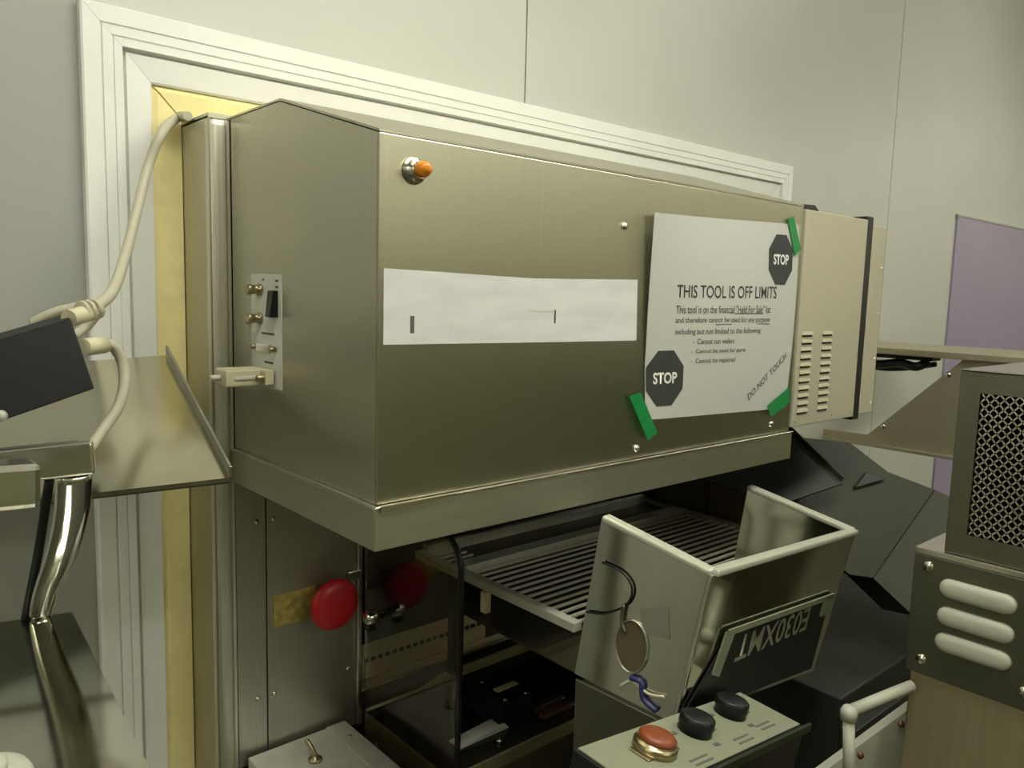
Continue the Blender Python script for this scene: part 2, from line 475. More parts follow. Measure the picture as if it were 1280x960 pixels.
hs = MB().lathe((0.3318, 0, 1.381), (0,-1,0), [(0.0042,0),(0.0042,0.001),(0.003,0.003),(0,0.0035)], 16).build('screw', 'bright', hood)
part_copy(hs, hood, (0.6077-0.3318, 0, 0.002))
part_copy(hs, hood, (0.2958-0.3318, 0.0, 1.6199-1.381))
il = MB().lathe((0.0325, 0, 1.6455), (0,-1,0), [(0.0112,0),(0.0112,0.002),(0.0095,0.006),(0.0072,0.009),(0.0072,0.011)], 28).build('indicator_lamp', 'bright', hood)
tag(il, 'amber indicator lamp in a chrome bezel')
MB().lathe((0.0325, -0.0105, 1.6455), (0,-1,0), [(0.0066,0),(0.0066,0.005),(0.0054,0.0085),(0.003,0.0105),(0,0.011)], 24).build('lens', 'amber', il)
# connector plate on the left side
cp = MB().box((-0.0012, 0.176, 1.446), (0, 0.2465, 1.560), 0.0003).build('connector_plate', 'white', hood)
tag(cp, 'white connector plate with two coaxial sockets, a rocker switch and serial ports')
for y, z in ((0.2232, 1.5445), (0.2238, 1.5152)):
    cx = MB().lathe((-0.0012, y, z), (-1,0,0), [(0.0062,0),(0.0062,0.003),(0.0046,0.0032),(0.0046,0.010),(0.0056,0.0102),(0.0056,0.014),(0.0034,0.0142)], 18).build('coaxial_socket', 'brass', cp)
MB().hexa([(-0.0105,0.182,1.518),(-0.0012,0.182,1.518),(-0.0012,0.197,1.518),(-0.0085,0.197,1.518),
           (-0.0065,0.182,1.544),(-0.0012,0.182,1.544),(-0.0012,0.197,1.544),(-0.0055,0.197,1.544)], 0.0006).build('rocker_switch', 'black', cp)
MB().box((-0.006, 0.194, 1.4815), (-0.0012, 0.2265, 1.4905), 0.0015).build('serial_port', 'chrome', cp)
for y in (0.1885, 0.232):
    MB().lathe((-0.0012, y, 1.486), (-1,0,0), [(0.0028,0),(0.0028,0.006),(0.0018,0.007)], 8).build('jack_screw', 'brass', cp)
for u, z, L_ in ((0.025, 1.4995, 0.030), (0.032, 1.4705, 0.020), (0.028, 1.5535, 0.004), (0.058, 1.5525, 0.007), (0.058, 1.5465, 0.007)):
    MB().box((-0.0014, 0.2465-u-L_, z), (-0.00125, 0.2465-u, z+0.0022)).build('legend_mark', 'inkgrey', cp)

# serial adapter plugged into the lower port
ad = thing('serial_adapter', 'beige plug adapter sticking out from the white connector plate', 'adapter', (-0.03, 0.21, 1.448))
MB().box((-0.048, 0.197, 1.4495), (-0.0125, 0.226, 1.4665), 0.002).build('shell', 'plastic', ad)
MB().box((-0.012, 0.1885, 1.4505), (-0.003, 0.2335, 1.4655), 0.0012).build('flange', 'plastic', ad)
MB().box((-0.040, 0.1955, 1.4565), (-0.016, 0.1972, 1.4595), 0.0005).build('grip_rib', 'white', ad)
for y in (0.1925, 0.2295):
    MB().lathe((-0.0030, y, 1.458), (-1,0,0), [(0.003,0),(0.003,0.016),(0.002,0.017)], 10).build('thumb_screw', 'brass', ad)
MB().lathe((-0.048, 0.2115, 1.458), (-1,0,0), [(0.003,0),(0.003,0.008),(0.002,0.010)], 10).build('thumb_screw', 'white', ad)

# white smudged label strip
ls = thing('label_strip', 'long white smudged paper label across the front of the steel hood', 'label', (0.16, -0.001, 1.502))
MB().prism([(0.0045,-0.0009,1.5035),(0.195,-0.0009,1.5015),(0.323,-0.0009,1.5005),(0.3205,-0.0009,1.5655),(0.17,-0.0009,1.5622),(0.0045,-0.0009,1.5655)], (0,0.0005,0)).build('label_sheet', 'label', ls)
MB().box((0.0305,-0.0011,1.5125),(0.0345,-0.00095,1.527)).build('smudge', 'inkgrey', ls)
MB().box((0.074,-0.0011,1.5115),(0.0755,-0.00095,1.522)).build('smudge', 'white', ls)
MB().box((0.198,-0.0011,1.520),(0.2000,-0.00095,1.533)).build('smudge', 'gun', ls)
MB().box((0.165,-0.0011,1.531),(0.198,-0.00095,1.5335)).build('smudge', 'white', ls)

# notice sheet
notice = thing('notice_sheet', 'white printed off-limits notice with two black stop octagons taped to hood', 'notice', (0.49, -0.002, 1.402))
Pc = {'tl': (0.331, 1.6365), 'tr': (0.645, 1.6475), 'br': (0.640, 1.402), 'bl': (0.3432, 1.4115)}
def sheet(u, v, lift=0.0):
    # u, v in 0..1 from the lower left
    a = Vector(Pc['bl'])*(1-u)*(1-v) + Vector(Pc['br'])*u*(1-v) + Vector(Pc['tl'])*(1-u)*v + Vector(Pc['tr'])*u*v
    a.x += 0.006*math.sin(math.pi*v)*u - 0.002*math.sin(math.pi*v)*(1-u)
    y = -0.0016 - 0.010*max(0, v-0.25)*max(0, 1-1.8*u)**2*1.3 - 0.004*math.sin(math.pi*u)*math.sin(math.pi*v) - lift
    return (a.x, y, a.y)
m = MB(); NU, NV = 24, 20
for back in (0, 1):
    gr = [[m.bm.verts.new(sheet(i/NU, j/NV, -0.0003*back)) for i in range(NU+1)] for j in range(NV+1)]
    for j in range(NV):
        for i in range(NU):
            q = [gr[j][i], gr[j][i+1], gr[j+1][i+1], gr[j+1][i]]
            m.bm.faces.new(q if not back else q[::-1])
m.build('paper', 'paper', notice, True)
PX0, PZ0, PW, PH = 0.3405, 1.4065, 0.3025, 0.2350
def on_paper(x, z): return sheet((x-PX0)/PW, (z-PZ0)/PH, 0.0004)
def on_paper2(x, z): return sheet((x-PX0)/PW, (z-PZ0)/PH, 0.0008)
def octagon(cx, cz, rx, rz):
    m = MB()
    k = 0.4142
    pts = [(-k,1),(k,1),(1,k),(1,-k),(k,-1),(-k,-1),(-1,-k),(-1,k)]
    n = 4
    c = m.bm.verts.new(on_paper(cx, cz))
    ring = []
    for i in range(8):
        p, q = pts[i], pts[(i+1) % 8]
        for t in range(n):
            a = p[0]+(q[0]-p[0])*t/n; b = p[1]+(q[1]-p[1])*t/n
            ring.append(m.bm.verts.new(on_paper(cx+a*rx, cz+b*rz)))
    for i in range(len(ring)):
        m.bm.faces.new([c, ring[(i+1) % len(ring)], ring[i]])
    bmesh.ops.recalc_face_normals(m.bm, faces=m.bm.faces[:])
    o = m.build('stop_octagon', 'ink', notice)
    text_mesh('STOP', (cx-rx*0.64, cz-rz*0.2, rx*1.28, rz*0.42), on_paper2, 'inkwhite', 'octagon_lettering', o, bold=0.03)
octagon(0.374, 1.4545, 0.0325, 0.0325)
octagon(0.5995, 1.5965, 0.0285, 0.0310)
for txt, fit in (('THIS TOOL IS OFF LIMITS', (0.388, 1.5480, 0.204, 0.0150)),
                 ('This tool is on the financial "Held For Sale" list', (0.3875, 1.5300, 0.192, 0.0095)),
                 ('and therefore cannot be used for any purpose', (0.3875, 1.5170, 0.192, 0.0085)),
                 ('including but not limited to the following:', (0.3880, 1.5035, 0.172, 0.0085)),
                 ('-  Cannot run wafers', (0.4200, 1.4935, 0.082, 0.0065)),
                 ('-  Cannot be used for parts', (0.4180, 1.4812, 0.110, 0.0065)),
                 ('-  Cannot be repaired', (0.4190, 1.4690, 0.088, 0.0075))):
    text_mesh(txt, fit, on_paper, 'ink' if fit[3] > 0.012 else 'inkgrey', 'printed_line', notice)
text_mesh('DO NOT TOUCH', (0.548, 1.4205, 0.098, 0.009), on_paper, 'inkgrey', 'printed_line', notice, rot=0.56)
for x0, x1, z in ((0.500, 0.562, 1.5290), (0.462, 0.578, 1.5160)):
    MB().prism([on_paper(x0, z), on_paper(x1, z), on_paper(x1, z+0.0009), on_paper(x0, z+0.0009)], (0, 0.0002, 0)).build('underline', 'inkgrey', notice)

def tape(pts, where, y0):
    m = MB()
    m.prism([(x, y0, z) for x, z in pts], (0, 0.0004, 0))
    tag(m.build('tape_strip', 'green'), 'strip of green tape on ' + where, 'tape', 'green tape holding the notice')
tape([(0.308,1.4411),(0.3264,1.4443),(0.3588,1.3969),(0.3425,1.3895)], 'the lower left corner of the notice', -0.0075)
tape([(0.6409,1.4319),(0.6457,1.4108),(0.5994,1.3938),(0.5877,1.4096)], 'the lower right corner of the notice', -0.0055)
tape([(0.6126,1.6509),(0.6258,1.6571),(0.6499,1.6151),(0.6346,1.6059)], 'the upper right corner of the notice', -0.0035)

# ================================================================== BEIGE VENTED UNIT right of the hood
vu = thing('vented_housing', 'beige enamelled housing with two columns of louvres beside the hood', 'housing', (0.78, 0.06, 1.37))
MB().box((0.6605, -0.002, 1.3735), (0.840, 0.13, 1.669), 0.0012).build('front_shell', 'beige', vu)
MB().box((0.8402, 0.0, 1.368), (0.862, 0.14, 1.6745), 0.0008).build('black_gap_band', 'black', vu)
MB().box((0.8622, -0.001, 1.3755), (0.906, 0.125, 1.663), 0.0012).build('rear_shell', 'beige', vu)
MB().prism([(0.668,0.02,1.6692),(0.676,0.02,1.679),(0.722,0.02,1.681),(0.742,0.02,1.6692)], (0, 0.05, 0)).build('top_handle', 'black', vu)
z_top = 1.5015
lv = None
for c_, x in enumerate((0.6840, 0.7405)):
    for k in range(11):
        z = z_top - k*0.01075
        if lv is None:
            lv = MB().hexa([(x-0.0145,-0.0021,z-0.003),(x+0.0145,-0.0021,z-0.003),(x+0.0145,-0.0018,z-0.003),(x-0.0145,-0.0018,z-0.003),
                            (x-0.0135,-0.0021,z+0.004),(x+0.0135,-0.0021,z+0.004),(x+0.0135,-0.0018,z+0.004),(x-0.0135,-0.0018,z+0.004)]).build('louvre', 'beige', vu)
            sl = MB().hexa([(x-0.0145,-0.0040,z-0.0006),(x+0.0145,-0.0040,z-0.0006),(x+0.0145,-0.0021,z-0.0006),(x-0.0145,-0.0021,z-0.0006),
                            (x-0.0135,-0.0028,z+0.0036),(x+0.0135,-0.0028,z+0.0036),(x+0.0135,-0.0021,z+0.0036),(x-0.0135,-0.0021,z+0.0036)]).build('louvre_hood', 'beige', lv)
            so = MB().box((x-0.0135,-0.0025,z-0.0034),(x+0.0135,-0.0021,z-0.0008)).build('louvre_slot', 'black', lv)
            x_0, z_0 = x, z
        else:
            d = (x-x_0, 0, z-z_0)
            c = part_copy(lv, vu, d)
            for ch in (sl, so): part_copy(ch, c, (0, 0, 0))
for x, z in ((0.668, 1.3815), (0.772, 1.3815), (0.832, 1.3815)):
    MB().lathe((x, -0.002, z), (0,-1,0), [(0.0018,0),(0.0012,0.001),(0,0.0012)], 10).build('screw', 'beige', vu)
for z in (1.39, 1.46, 1.53, 1.60):
    MB().lathe((0.898, -0.001, z), (0,-1,0), [(0.0022,0),(0.0014,0.0012),(0,0.0014)], 10).build('screw', 'ivory', vu)

# ================================================================== CHAMBER under the hood
gl = thing('floor_grille', 'horizontal slatted metal grille under the hood behind the open chute', 'grille', (0.49, 0.15, 1.185))
MB().box((0.245, 0.002, 1.190), (0.2575, 0.298, 1.2005), 0.001).build('side_bar', 'rimw', gl)
MB().box((0.712, 0.002, 1.190), (0.7225, 0.298, 1.2005), 0.001).build('side_bar', 'steeld', gl)
MB().box((0.2577, 0.203, 1.189), (0.7118, 0.226, 1.2035), 0.001).build('cross_rail', 'rimw', gl)
MB().box((0.2577, 0.287, 1.189), (0.7118, 0.298, 1.2085), 0.001).build('cross_rail', 'rimw', gl)
sl0 = MB().bar((0.2577, 0.010, 1.196), (0.7118, 0.010, 1.196), 0.0026, 0.0030).build('slat', 'rimw', gl)
for k in range(1, 14): part_copy(sl0, gl, (0, 0.0143*k, 0))
sl1 = MB().bar((0.2577, 0.236, 1.196), (0.305, 0.236, 1.196), 0.0026, 0.0030).build('slat', 'rimw', gl)
for k in range(1, 4): part_copy(sl1, gl, (0, 0.0143*k, 0))
MB().box((0.262, 0.003, 1.135), (0.708, 0.30, 1.137)).build('drip_pan', 'dark', gl)
MB().box((0.306, 0.228, 1.1925), (0.7118, 0.286, 1.1945)).build('blank_plate', 'dark', gl)
for x in (0.30, 0.69):
    MB().box((x-0.008, 0.27, 1.02), (x+0.008, 0.285, 1.189), 0.001).build('support_post', 'dark', gl)
MB().box((0.262, 0.2982, 1.226), (0.70, 0.303, 1.236), 0.001).build('upper_rail', 'brown', gl)

pb = Vector((0.2853, 0.1977, 1.1518))
MB().box(pb+Vector((-0.005,-0.005,-0.014)), pb+Vector((0.005,0.005,0.014)), 0.001).box(pb+Vector((-0.003,-0.003,0.014)), (pb.x+0.003, pb.y+0.003, 1.1345)).build('pale_sensor', 'ivory', gl)
ac = thing('side_window', 'smoked clear side window with a black rounded gasket edge below the hood', 'window panel', (0.162, 0.2, 0.92))
gy, gz1, rr = 0.096, 1.283, 0.035
arc = [(gy+rr-rr*math.sin(a), gz1-rr+rr*math.cos(a)) for a in [i*math.pi/2/8 for i in range(9)]]
outl = [(0.292, 0.93), (0.292, gz1)] + arc + [(gy, 0.93)]
MB().prism([(0.1635, y, z) for y, z in outl], (0.003, 0, 0)).build('pane', 'smoke', ac)
gpath = [(0.165, 0.292, gz1)] + [(0.165, y, z) for y, z in arc] + [(0.165, gy, 0.93)]
MB().tube(gpath, 0.0033, 8, 1).build('gasket', 'black', ac)
kb = MB().lathe((0.1633, 0.248, 1.150), (-1,0,0), [(0.005,0),(0.005,0.010),(0.009,0.012),(0.009,0.022),(0.007,0.025),(0,0.026)], 16).build('knob', 'chrome', ac)
MB().box((0.138, 0.243, 1.134), (0.150, 0.253, 1.143), 0.002).build('knob_lever', 'black', kb)

dk = thing('tool_deck', 'dark polished deck plate with pale edges inside the open tool', 'deck', (0.39, 0.2, 0.9))
MB().box((0.170, 0.114, 0.985), (0.60, 0.296, 0.9995), 0.001).build('deck_plate', 'darkgloss', dk)
MB().box((0.1675, 0.110, 0.93), (0.1698, 0.298, 1.0005), 0.0005).build('edge_plate', 'olive', dk)
MB().box((0.170, 0.110, 0.985), (0.60, 0.1135, 1.0015), 0.0005).build('front_edge', 'olive', dk)
MB().box((0.170, 0.110, 0.90), (0.60, 0.1135, 0.984), 0.0005).build('front_apron', 'dark', dk)
MB().prism([(0.172,0.2965,0.985),(0.62,0.2965,0.985),(0.62,0.2965,1.016),(0.30,0.2965,1.012),(0.255,0.2965,1.001),(0.172,0.2965,1.001)], (0, 0.004, 0)).build('back_rail', 'ivory', dk)
MB().lathe((0.1675, 0.262, 0.972), (-1,0,0), [(0.005,0),(0.005,0.003),(0.003,0.005),(0,0.0055)], 14).build('screw', 'bright', dk)
MB().box((0.470, 0.19, 1.0), (0.62, 0.2955, 1.004), 0.0008).build('pale_plate', 'ivory', dk)
MB().hexa([(0.212,0.150,1.0),(0.290,0.150,1.0),(0.290,0.172,1.0),(0.212,0.172,1.0),(0.212,0.150,1.0015),(0.282,0.150,1.008),(0.282,0.170,1.008),(0.212,0.172,1.0015)]).build('bright_strap', 'trim', dk)

ps = thing('perforated_strip', 'pale perforated strip lying at the back of the tool chamber', 'strip', (0.37, 0.42, 0.97))
MB().box((0.20, 0.418, 0.972), (0.47, 0.421, 1.026), 0.0005).build('strip_plate', 'ivory', ps)
MB().box((0.20, 0.395, 0.968), (0.52, 0.4175, 0.972), 0.0005).build('base_flange', 'ivory', ps)
h0 = MB().box((0.214, 0.4168, 0.998), (0.221, 0.4179, 1.004)).build('perforation', 'dark', ps)
for k in range(1, 20): part_copy(h0, ps, (0.0125*k, 0, 0.0))
MB().box((0.20, 0.305, 0.640), (1.10, 0.735, 0.965)).build('chamber_bench', 'dark', cab)

hd = thing('sensor_block', 'black sensor block with copper bars standing on the dark deck', 'device', (0.31, 0.19, 1.0))
MB().hexa([(0.272,0.152,1.001),(0.328,0.148,1.001),(0.345,0.235,1.001),(0.280,0.245,1.001),
           (0.284,0.158,1.030),(0.328,0.150,1.030),(0.342,0.214,1.030),(0.294,0.222,1.030)], 0.0015).build('block_body', 'black', hd)
MB().box((0.298,0.183,1.0302),(0.334,0.193,1.0312)).build('block_label', 'ivory', hd)
for k in range(2):
    MB().box((0.334, 0.132+0.020*k, 1.001), (0.386, 0.143+0.020*k, 1.008), 0.001).build('copper_bar', 'copper', hd)
for x, y in ((0.292,0.162),(0.324,0.158),(0.298,0.216)):
    MB().lathe((x, y, 1.030), (0,0,1), [(0.0032,0),(0.0032,0.002),(0.002,0.003),(0,0.003)], 10).build('screw', 'bright', hd)
for x, y in ((0.392,0.138),(0.392,0.158),(0.352,0.182),(0.258,0.132)):
    MB().lathe((x, y, 0.9997), (0,0,1), [(0.0036,0),(0.0036,0.003),(0.002,0.005),(0,0.005)], 10).build('stud', 'bright', hd)

# steel junction box below the stop button
jb = thing('junction_box', 'low steel box with a toggle lever under the cabinet front', 'box', (0.07, 0.2, 0.88))
MB().box((0.008, 0.06, 0.88), (0.136, 0.292, 1.000), 0.0015).build('body', 'satin', jb)
MB().box((0.108, 0.07, 1.0002), (0.134, 0.29, 1.0022), 0.0006).build('lid_strip', 'satin', jb)
MB().lathe((0.066, 0.238, 1.0003), (0,0,1), [(0.008,0),(0.008,0.0025),(0.004,0.003),(0.004,0.007)], 16).build('bushing', 'brass', jb)
MB().tube([(0.066,0.238,1.005),(0.064,0.242,1.013),(0.060,0.248,1.023)], 0.003, 8, 4).build('toggle_lever', 'brass', jb)
MB().lathe((0.121, 0.255, 1.0022), (0,0,1), [(0.003,0),(0.003,0.001),(0,0.0015)], 10).build('screw', 'steeld', jb)

# ================================================================== CHUTE with nameplate
ch = thing('steel_chute', 'open-topped polished steel chute with an upside-down nameplate in front of grille', 'chute', (0.38, -0.1, 1.1))
A, B, C_, D_ = Vector((0.2619, -0.0159, 1.3178)), Vector((0.2819, -0.1400, 1.2886)), Vector((0.6153, -0.1222, 1.2639)), Vector((0.5968, 0.0197, 1.2952))
A2, B2, C2, D2 = Vector((0.2445, -0.0020, 1.1464)), Vector((0.2647, -0.1188, 1.1349)), Vector((0.5840, -0.0977, 1.0828)), Vector((0.5685, 0.0278, 1.1163))
def wall4(p, q, p2, q2, name, th, inward):
    n = (q-p).cross(p2-p).normalized()
    if n.dot(inward) < 0: n = -n
    n *= th
    return MB().hexa([p2, q2, q2+n, p2+n, p, q, q+n, p+n], 0.0004).build(name, 'mirror', ch)
cen = (A+B+C_+D_)/4
wall4(A, B, A2, B2, 'left_wall', 0.003, cen-A)
wall4(B, C_, B2, C2, 'front_wall', 0.003, cen-B)
wall4(D_, C_, D2, C2, 'right_wall', 0.003, cen-D_)
def rim(p, q, name='rim'):
    up = Vector((0,0,1))
    return MB().bar(p + up*0.0005, q + up*0.0005, 0.0135, 0.007, (0,0,1), 0.0022).build(name, 'rimw', ch)
inn = lambda p: p + (cen-p).normalized()*0.004
rim(inn(A), inn(B)); rim(inn(B), inn(C_)); rim(inn(D_), inn(C_))
MB().bar(B + (B-cen)*0.0, B2, 0.005, 0.005, (1,0,0), 0.001).build('corner_edge', 'bright', ch)
# nameplate on the front wall, text set upside down
fu = (C_-B).normalized(); fn = (C_-B).cross(B2-B).normalized()
if fn.dot(cen-B) > 0: fn = -fn
fv = fn.cross(fu)
if fv.z < 0: fv = -fv
WF = (C_-B).length
def fp(u, v, lift=0.0): return B + fu*u + fv*v + fn*lift
def quad(u0, v0, u1, v1, u2, v2, u3, v3, l0, l1, name, mat, parent):
    P = [fp(u0,v0,l0), fp(u1,v1,l0), fp(u1,v1,l1), fp(u0,v0,l1), fp(u3,v3,l0), fp(u2,v2,l0), fp(u2,v2,l1), fp(u3,v3,l1)]
    return MB().hexa(P).build(name, mat, parent)
npv = quad(*(0.0012, -0.1500, 0.2980, -0.1754, 0.2987, -0.0787, 0.0592, -0.0748), 0.001, 0.003, 'nameplate', 'black', ch)  # black carried down to the wall's foot to paint its dark reflection
tag(npv, 'black nameplate with painted dark reflection below, pale border and raised upside-down lettering')
quad(*(0.0540, -0.0737, 0.3046, -0.0809, 0.3056, -0.0747, 0.0528, -0.0673), 0.003, 0.005, 'nameplate_border', 'panel', npv)
quad(*(0.0402, -0.1133, 0.0547, -0.1190, 0.0657, -0.0755, 0.0486, -0.0680), 0.003, 0.005, 'nameplate_border', 'panel', npv)
quad(*(0.2793, -0.1002, 0.3098, -0.1023, 0.3089, -0.0764, 0.2768, -0.0756), 0.003, 0.005, 'nameplate_border', 'panel', npv)
tu, tv = (0.0826, -0.0811), (0.2474, -0.0811)
def name_plane(u, v):
    # baseline runs along the upper edge, letters hang upside down
    return fp(tu[0] + (tv[0]-tu[0])*(1-u), (tu[1] + (tv[1]-tu[1])*(1-u)) + 0.0302*(-v), 0.0034)
text_mesh('E030XMT', (0, 0, 1, 1), name_plane, 'panel', 'nameplate_lettering', npv, bold=0.01)

lu = (B-A).normalized(); ln = (B-A).cross(A2-A).normalized()  # reflections in the polished left wall, built as ring, disc, wires and plate
if ln.dot(cen-A) > 0: ln = -ln
def lw(x, y): return x + ln*y
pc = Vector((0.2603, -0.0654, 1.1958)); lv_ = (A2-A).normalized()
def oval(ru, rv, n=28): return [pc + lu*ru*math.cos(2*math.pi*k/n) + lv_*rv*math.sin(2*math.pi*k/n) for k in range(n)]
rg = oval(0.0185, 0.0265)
pt = MB().tube([p + ln*0.0012 for p in rg + rg[:2]], 0.0013, 8, 1).build('reflected_ring', 'steeld', ch)
MB().prism([p + ln*0.0002 for p in oval(0.0178, 0.0258)], ln*0.0006).build('reflected_disc', 'brown', pt)
MB().tube([p + ln*0.003 for p in (Vector((0.2594, -0.0239, 1.2731)), Vector((0.2634, -0.0480, 1.2681)), Vector((0.2645, -0.0605, 1.2547)), Vector((0.2622, -0.0562, 1.2370)), Vector((0.2566, -0.0327, 1.2213)), Vector((0.2522, -0.0109, 1.2168)))], 0.0012, 6, 6).build('reflected_wire', 'black', ch)
MB().tube([p + ln*0.003 for p in (Vector((0.2616, -0.0535, 1.2363)), Vector((0.2600, -0.0526, 1.2194)), Vector((0.2601, -0.0585, 1.2086)))], 0.0022, 6, 6).build('reflected_wire', 'gun', ch)
MB().tube([p + ln*0.003 for p in (Vector((0.2583, -0.0689, 1.1654)), Vector((0.2604, -0.0807, 1.1644)), Vector((0.2599, -0.0851, 1.1494)), Vector((0.2619, -0.1001, 1.1417)))], 0.0030, 8, 6).build('reflected_wire', 'blue', ch)
MB().tube([p + ln*0.003 for p in (Vector((0.2555, -0.0592, 1.1537)), Vector((0.2584, -0.0710, 1.1627)), Vector((0.2612, -0.0897, 1.1560)), Vector((0.2646, -0.1068, 1.1587)))], 0.0016, 6, 6).build('reflected_wire', 'cable', ch)
MB().prism([Vector((0.2645, -0.0700, 1.2351)), Vector((0.2710, -0.1002, 1.2467)), Vector((0.2692, -0.1056, 1.2146)), Vector((0.2640, -0.0779, 1.2127))], ln*0.0008).build('pale_plate', 'steeld', ch)  # pale reflected patch, built as a thin plate

# pedestal under the chute
pd = thing('chute_pedestal', 'olive steel pedestal standing under the polished chute', 'pedestal', (0.3, 0.0, 0.75))
p1, p2, p3, p4 = Vector((0.2588, 0.0100, 1.1317)), Vector((0.2879, -0.1055, 1.1146)), Vector((0.4155, -0.0874, 1.0907)), Vector((0.3770, 0.0157, 1.1051))
dn = Vector((0, 0, -0.35))
MB().hexa([p1+dn, p2+dn, p3+dn, p4+dn, p1, p2, p3, p4], 0.001).build('pedestal_body', 'gun', pd)

# ================================================================== CONTROL PANEL
ct = thing('control_panel', 'tilted control panel with orange button and two black knobs under the chute', 'control panel', (0.25, -0.2, 1.0))
CB = Vector((0.3636, -0.1280, 1.1391)); cxa = Vector((0.9782, 0.0856, -0.1893)); cya = Vector((-0.0659, 0.992, 0.1078)); cza = Vector((0.197, -0.093, 0.976))
def cpnt(x, y, z=0.0): return CB + cxa*x + cya*y + cza*z
def cbox(x0, y0, z0, x1, y1, z1, bev=0.0):
    return MB().hexa([cpnt(x0,y0,z0),cpnt(x1,y0,z0),cpnt(x1,y1,z0),cpnt(x0,y1,z0),cpnt(x0,y0,z1),cpnt(x1,y0,z1),cpnt(x1,y1,z1),cpnt(x0,y1,z1)], bev)
k_ = 1.0641
cbox(-0.262*k_, -0.066*k_, -0.07, 0.004, 0.002, -0.0018, 0.001).build('case', 'black', ct)
cbox(-0.260*k_, -0.0625*k_, -0.0015, 0, 0, 0, 0.0003).build('faceplate', 'panel', ct)
cbox(-0.262*k_, -0.070*k_, -0.006, 0.010, -0.0665*k_, 0.002, 0.0005).build('front_rail', 'duct', ct)
for x0, x1, zz in ((-0.115,-0.098,-0.03),(-0.085,-0.068,-0.03)):
    cbox(x0, -0.071*k_, zz-0.022, x1, -0.0665*k_, zz, 0.0005).build('tag_plate', 'duct', ct)
ob = MB().lathe(cpnt(-0.1976*k_, -0.0281*k_, 0.0), cza, [(0.019,0),(0.019,0.006),(0.0175,0.0075),(0.0165,0.0075),(0.0165,0.009)], 28).build('push_button', 'brass', ct)
tag(ob, 'round orange push button in a brass ring')
MB().lathe(cpnt(-0.1976*k_, -0.0281*k_, 0.009), cza, [(0.0162,0),(0.0162,0.003),(0.013,0.0055),(0,0.006)], 28).build('button_cap', 'orange', ob)
cbox(-0.1976*k_-0.024, -0.0281*k_-0.010, 0.0002, -0.1976*k_+0.024, -0.0281*k_+0.010, 0.0016, 0.0005).build('button_flange', 'brass', ob)
for x, y in ((-0.1315, -0.0254), (-0.0609, -0.021)):
    kn = MB().lathe(cpnt(x*k_, y*k_, 0.0), cza, [(0.0155,0),(0.0150,0.006),(0.0162,0.0065),(0.0158,0.014),(0.0140,0.0155),(0,0.0155)], 28).build('knob', 'black', ct)
    for dx, dy in ((-0.026,0.006),(0.024,-0.006),(0.0,-0.023)):
        cbox(x*k_+dx-0.004, y*k_+dy-0.002, 0.0001, x*k_+dx+0.004, y*k_+dy+0.002, 0.0006).build('scale_mark', 'inkgrey', ct)
for x, y in ((-0.170,-0.052),(-0.095,-0.050),(-0.045,-0.046)):
    for q in range(2):
        cbox(x*k_-0.014, y*k_-0.006*q-0.001, 0.0001, x*k_+0.014, y*k_-0.006*q+0.001, 0.0005).build('printed_line', 'inkgrey', ct)

# ================================================================== RIGHT SIDE: mesh cabinet
rc = thing('mesh_guard_cabinet', 'steel cabinet with perforated mesh upper box and three pale louvre slots, right foreground', 'cabinet', (0.68, -0.42, 0.5))
X0 = 0.55
MB().box((X0+0.004, -0.60, 0.5), (0.82, -0.222, 1.279), 0.002).build('lower_body', 'olive', rc)
vp = MB().box((X0-0.004, -0.60, 1.145), (X0+0.0035, -0.2195, 1.2785), 0.0008).build('vent_plate', 'gun', rc)
def slot(zc, y0=-0.3215, y1=-0.2475, r=0.0105):
    m = MB()
    pts = [(y1-r+r*math.cos(a), zc+r*math.sin(a)) for a in [math.pi/2-i*math.pi/8 for i in range(9)]] + \
          [(y0+r+r*math.cos(a), zc+r*math.sin(a)) for a in [-math.pi/2-i*math.pi/8 for i in range(9)]]
    n = len(pts); rings = []
    yc = (y0+y1)/2
    for sc, dx in ((1.0, 0.0), (0.93, -0.003), (0.75, -0.005), (0.4, -0.0062)):
        rings.append([m.bm.verts.new((X0-0.004+dx, yc+(y-yc)*(1-(1-sc)*0.35), zc+(z-zc)*sc)) for y, z in pts])
    for P_, Q_ in zip(rings, rings[1:]):
        for i in range(n): m.bm.faces.new([P_[i], P_[(i+1) % n], Q_[(i+1) % n], Q_[i]])
    m.bm.faces.new(rings[-1]); m.bm.faces.new(rings[0])
    bmesh.ops.recalc_face_normals(m.bm, faces=m.bm.faces[:])
    return m.build('louvre_slot', 'cup', vp, True)
for zc in (1.2490, 1.2185, 1.1895): slot(zc)
sc0 = MB().lathe((X0-0.004, -0.2345, 1.2669), (-1,0,0), [(0.006,0),(0.006,0.001),(0.004,0.003),(0,0.0035)], 14).build('screw', 'bright', vp)
for y, z in ((-0.2358,1.1623),(-0.3330,1.2633),(-0.3340,1.1650)): part_copy(sc0, vp, (0, y+0.2345, z-1.2669))
